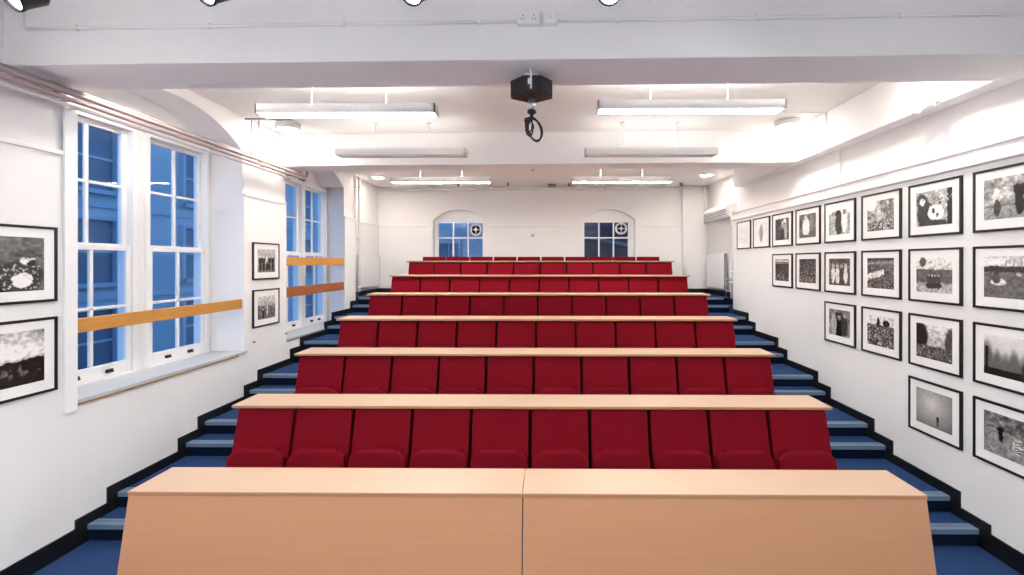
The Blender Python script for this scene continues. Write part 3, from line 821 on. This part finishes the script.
# ------------------------------------------------------------------ black box under the near beam with pole and cable coil
t = thing('projector_mount', 'black angular box hung under the near beam with pole and coiled cable', 'projector mount', (-.118, 3.10, 3.42))
bm = BM(); prism(bm, [(-.055, -.115), (.075, -.115), (.150, -.02), (.150, .03), (.0, .125), (-.150, .03), (-.150, -.02)], 'z', 0, .115, bevel=.006, seg=2); obj('box', bm, M['black'], t)
bm = BM(); rbox(bm, -.05, .05, -.05, .05, .116, .158, .004, 1); tube(bm, [(0, -.118, .02), (0, -.119, .08), (0, -.113, .14), (-.003, -.10, .157)], .006, 8); rbox(bm, -.022, -.004, -.121, -.115, .05, .092, .003, 1)
o = obj('ceiling_plate', bm, M['plastic'], t); o['label'] = 'white plate and cable clip'
bm = BM(); lathe(bm, [(0, .0), (.026, 0), (.026, -.085), (0, -.085)], 16, 0, Matrix.Translation((0, .02, 0))); obj('pole', bm, M['steel'], t)
bm = BM(); lathe(bm, [(0, -.086), (.032, -.086), (.032, -.105), (.014, -.115), (.014, -.13), (0, -.13)], 16, 0, Matrix.Translation((0, .02, 0))); obj('collar', bm, M['black'], t)
bm = BM()
for k, (rx, rz, cx, cz, tl, yw) in enumerate(((.048, .088, .018, -.222, .30, .2), (.052, .082, .022, -.226, .42, -.35), (.030, .060, -.020, -.190, -.3, .9), (.026, .050, -.026, -.200, .2, -.8), (.022, .045, -.018, -.182, .6, .3), (.030, .040, -.012, -.235, -.6, 1.1))):
    pts = []
    for i in range(28):
        a = 2*PI*i/28; px, pz = rx*math.cos(a), rz*math.sin(a)
        qx, qz = px*math.cos(tl)-pz*math.sin(tl), px*math.sin(tl)+pz*math.cos(tl)
        pts.append((cx+qx*math.cos(yw), .02+qx*math.sin(yw)+.006*math.sin(3*a+k), cz+qz))
    tube(bm, pts, .007, 7, closed=True)
tube(bm, [(0, .02, -.12), (-.006, .02, -.15), (-.030, .03, -.18), (-.042, .02, -.225), (-.030, .015, -.262), (-.008, .02, -.255)], .009, 7)
rbox(bm, -.040, -.012, .0, .026, -.205, -.165, .005, 2)
obj('coiled_cable', bm, M['black'], t)
bm = BM(); rbox(bm, -.006, .010, -.004, .012, -.235, -.175, .003, 1, 0, Matrix.Rotation(.06, 4, 'Y'))
o = obj('cable_plug', bm, M['plastic'], t); o['label'] = 'white cable plug'

# ------------------------------------------------------------------ radiators, wall unit, small devices
def radiator(side, y0, y1, z0, z1, label):
    X = XLB if side == 'L' else XRB; s = 1 if side == 'L' else -1
    t = thing('radiator', label, 'radiator', (X, (y0+y1)/2, z0), 'white radiators in the rear bay')
    hl = (y1-y0)/2; H = z1-z0
    def S(a, b): return min(s*a, s*b), max(s*a, s*b)
    bm = BM(); a, b = S(.085, .103); rbox(bm, a, b, -hl, hl, 0, H, .006, 2); a, b = S(.05, .062); rbox(bm, a, b, -hl, hl, .01, H-.01, .004, 1); obj('panel', bm, M['gloss'], t)
    bm = BM()
    n = int(hl*2/.05)
    for i in range(n): yy = -hl+.03+i*.05; a, b = S(.062, .085); box(bm, a, b, yy, yy+.006, .03, H-.03)
    obj('convector_fin', bm, M['radiator'], t)
    bm = BM()
    for i in range(int(hl*2/.03)): yy = -hl+.012+i*.03; a, b = S(.052, .098); box(bm, a, b, yy, yy+.012, H-.004, H+.002)
    a, b = S(.045, .106); box(bm, a, b, -hl-.004, -hl, 0, H+.003); box(bm, a, b, hl, hl+.004, 0, H+.003); obj('top_grille', bm, M['greyline'], t)
    bm = BM()
    for yy in (-hl*.6, hl*.6): a, b = S(.001, .05); box(bm, a, b, yy-.02, yy+.02, .06, H-.06)
    obj('wall_bracket', bm, M['plastic'], t)
    bm = BM(); zb = lev(12)-z0
    xx = s*.075; tube(bm, [(xx, -hl-.03, .05), (xx, -hl-.03, zb/2), (xx, -hl-.03, zb+.002)], .009, 8); tube(bm, [(xx, -hl-.03, .05), (xx, -hl, .05)], .012, 8); lathe(bm, [(0, 0), (.018, 0), (.02, .05), (0, .06)], 12, 0, Matrix.Translation((xx, -hl-.03, .06)))
    obj('valve', bm, M['steel'], t)
radiator('L', 8.52, 9.52, 1.72, 2.385, 'white panel radiator on the left wall of the top landing')
radiator('R', 8.55, 9.50, 1.70, 2.41, 'white panel radiator on the right wall of the top landing')
t = thing('air_conditioner', 'white wall unit with slatted front high above the right radiator', 'air conditioner', (XRB, 8.75, 3.10))
bm = BM(); prism(bm, [(-.001, 0), (-.001, .27), (-.16, .27), (-.235, .20), (-.22, .03), (-.19, 0)], 'y', -.62, .55, bevel=.008, seg=2); obj('casing', bm, M['gloss'], t)
bm = BM()
for i in range(3): box(bm, -.243, -.228, -.58, .51, .045+i*.045, .060+i*.045)
obj('louvre', bm, M['greyline'], t)
bm = BM(); tube(bm, [(-.10, -.6, -.012), (-.10, 0, -.012), (-.10, .5, -.012)], .011, 8); obj('drain_pipe', bm, M['pipe'], t)
# grey box, detectors in the rear ceiling
bm = BM(); rbox(bm, -.085, .085, -.05, .05, -.055, -.001, .008, 2); rbox(bm, -.055, .0, -.056, -.048, -.045, -.015, .004, 1)
tag(obj('ceiling_sensor', bm, M['grey'], None, (.09, 9.45, ZCR)), 'small grey box fixed to the ceiling before the back wall', 'sensor')
for x, y, lb in ((-1.94, 9.3, 'small dark clip at left on the rear ceiling'), (-.86, 9.25, 'small dark clip left of the grey box on the rear ceiling'), (.46, 9.3, 'small dark clip right of the grey box on the rear ceiling'), (2.87, 9.3, 'small dark clip by the right pilaster on the rear ceiling')):
    bm = BM(); rbox(bm, -.02, .02, -.02, .02, -.05, -.001, .005, 1); lathe(bm, [(0, -.075), (.014, -.07), (.018, -.05), (0, -.05)], 10)
    tag(obj('ceiling_clip', bm, M['grey'], None, (x, y, ZCR)), lb, 'clip', 'clips on the rear ceiling')
bm = BM(); lathe(bm, [(0, 0), (.03, 0), (.03, -.02), (.02, -.03), (0, -.03)], 16)
tag(obj('smoke_detector', bm, M['grey'], None, (-.28, 7.9, ZCR-.001)), 'tiny round detector on the rear ceiling near the middle', 'detector')
t = thing('wall_sensor', 'small round grey sensor with a thin conduit between the arched windows', 'sensor', (-.345, YB-.018, 2.85))
R = Matrix.Rotation(PI/2, 4, 'X')
bm = BM(); lathe(bm, [(0, .001), (.042, .001), (.042, .02), (.03, .028), (0, .028)], 20, 0, R); obj('body', bm, M['plastic'], t)
bm = BM(); lathe(bm, [(0, .0285), (.022, .0285), (.018, .036), (0, .037)], 16, 0, R); obj('lens', bm, M['grey'], t)
bm = BM(); box(bm, -.008, .008, -.012, -.001, .043, .22); box(bm, -.008, .008, .007, .017, .225, .95); obj('conduit', bm, M['wall'], t)
# white security light on the right wall ledge
t = thing('wall_light', 'small white double-headed light fixed high on the right wall', 'light', (3.31, 3.74, ZB+.02))
bm = BM(); rbox(bm, -.05, -.001, -.10, .10, -.01, .05, .006, 2); obj('base', bm, M['plastic'], t)
for s in (-1, 1):
    bm = BM(); q = Matrix.Translation((-.07, s*.06, -.035)) @ Matrix.Rotation(s*.5, 4, 'X') @ Matrix.Rotation(.4, 4, 'Y'); lathe(bm, [(0, .045), (.028, .045), (.04, -.03), (.034, -.036), (0, -.03)], 16, 0, q); obj('lamp_head', bm, M['plastic'], t)
# little bolts below the pier pictures
for y, z, lb in ((5.36, 1.235, 'small metal bolt left of two below the pier pictures'), (6.02, 1.235, 'small metal bolt by the second window sill')):
    bm = BM(); tube(bm, [(XL, y, z), (XL+.015, y, z), (XL+.03, y, z)], .010, 8)
    tag(obj('wall_bolt', bm, M['grey']), lb, 'bolt', 'bolts on the pier')

# ------------------------------------------------------------------ outside: neighbouring buildings at dusk
def facade_building(name, label, x, ys, zs, ww, hh, y0, y1):
    t = thing(name, label, 'building', (x, (y0+y1)/2, -6))
    L = Vector((-x, -(y0+y1)/2, 6))
    bm = BM(); box(bm, x-3, x, y0, y1, -6, 7.6)
    for z in zs: box(bm, x, x+.06, y0, y1, z-.55, z-.42)
    for v in bm.verts: v.co += L
    obj('wall', bm, M['facade'], t)
    bm = BM(); box(bm, x-3, x+.25, y0, y1, 7.6, 7.85); box(bm, x, x+.12, y0, y1, 7.35, 7.6)
    for v in bm.verts: v.co += L
    obj('cornice', bm, M['facade'], t)
    for y in ys:
        for z in zs:
            bm = BM(); a, b = y-ww/2, y+ww/2
            for (p, q, r, s) in ((a-.12, a, z-.1, z+hh+.12), (b, b+.12, z-.1, z+hh+.12), (a, b, z+hh, z+hh+.12), (a-.16, b+.16, z-.14, z)): box(bm, x, x+.16, p, q, r, s)
            box(bm, x+.02, x+.06, a, b, z+hh*.48, z+hh*.52)
            for v in bm.verts: v.co += L
            w = obj('window', bm, M['facadew'], t)
            bm = BM(); box(bm, x+.004, x+.02, a, b, z, z+hh)
            for v in bm.verts: v.co += L
            obj('pane', bm, M['facadeg'], w)
facade_building('neighbouring_building', 'pale rendered building with tall windows across the alley, seen through the left sash windows', -14.0,
                [9.2, 13.1, 16.9, 20.8, 24.7, 28.6], [-1.2, 1.6, 4.5], 1.15, 1.95, 2, 36)
# behind the back wall
t = thing('courtyard_building', 'pale building with railings seen through the left arched window', 'building', (-4, 15, -4))
bm = BM(); box(bm, -2.3, 3.1, 0, 2, 0, 7.6); obj('wall', bm, M['facade'], t)
for x in (-1.6, .55, 2.2):
    for z in (4.4, 6.0):
        bm = BM(); box(bm, x-.42, x+.42, -.08, -.01, z+.9, z+1.0); box(bm, x-.42, x+.42, -.12, -.01, z-.1, z); box(bm, x-.42, x-.34, -.08, -.01, z, z+.9); box(bm, x+.34, x+.42, -.08, -.01, z, z+.9); box(bm, x-.02, x+.02, -.06, -.02, z, z+.9)
        w = obj('window', bm, M['facadew'], t)
        bm = BM(); box(bm, x-.34, x+.34, -.02, -.002, z, z+.9); obj('pane', bm, M['facadeg'], w)
t = thing('dark_outbuilding', 'dark slate-clad building close behind the right arched window', 'building', (2.2, 12.2, -4))
bm = BM(); box(bm, -2.3, 4.5, 0, 2, 0, 12)
for i in range(16): box(bm, -2.3, 4.5, -.02, 0, i*.55, i*.55+.50)
obj('wall', bm, M['slate'], t)
bm = BM(); tube(bm, [(.1, -.10, 0), (.1, -.10, 5), (.1, -.10, 12)], .06, 10); tube(bm, [(-1.5, -.10, 7.0), (-.4, -.10, 6.8), (.1, -.10, 6.7)], .05, 10); obj('drainpipe', bm, M['grey'], t)
bm = BM(); box(bm, -40, 40, -20, 60, -6.2, -6)
tag(obj('ground', bm, M['slate']), 'dark yard ground between the buildings', 'ground', kind='structure')

# ------------------------------------------------------------------ world: blue dusk sky
w = bpy.data.worlds.new('dusk'); SC.world = w; w.use_nodes = True
bg = w.node_tree.nodes['Background']
tc = w.node_tree.nodes.new('ShaderNodeTexCoord'); sx = w.node_tree.nodes.new('ShaderNodeSeparateXYZ'); cr = w.node_tree.nodes.new('ShaderNodeValToRGB')
cr.color_ramp.elements[0].position = 0; cr.color_ramp.elements[0].color = (.22, .54, 1.0, 1)
cr.color_ramp.elements[1].position = .8; cr.color_ramp.elements[1].color = (.13, .43, 1.0, 1)
w.node_tree.links.new(tc.outputs['Generated'], sx.inputs[0]); w.node_tree.links.new(sx.outputs['Z'], cr.inputs[0]); w.node_tree.links.new(cr.outputs[0], bg.inputs['Color'])
bg.inputs['Strength'].default_value = .29

# ------------------------------------------------------------------ camera
cam = bpy.data.cameras.new('camera'); co = bpy.data.objects.new('camera', cam); COL.objects.link(co)
cam.sensor_width = 36; cam.lens = 430/1024*36; cam.clip_start = .05; cam.clip_end = 200
cam.shift_x = -(544.04-512)/1024; cam.shift_y = -(287.5-262.58)/1024
co.location = (0, 0, CZ); co.rotation_euler = (PI/2, 0, .0091)
SC.camera = co

SC.view_settings.view_transform = 'Standard'
SC.view_settings.look = 'None'
SC.view_settings.exposure = 2.4
SC.view_settings.gamma = 1
SC.view_settings.use_curve_mapping = False
SC.cycles.max_bounces = 10; SC.cycles.diffuse_bounces = 6; SC.cycles.transparent_max_bounces = 16
SC.cycles.sample_clamp_indirect = 6
SC.cycles.use_denoising = True
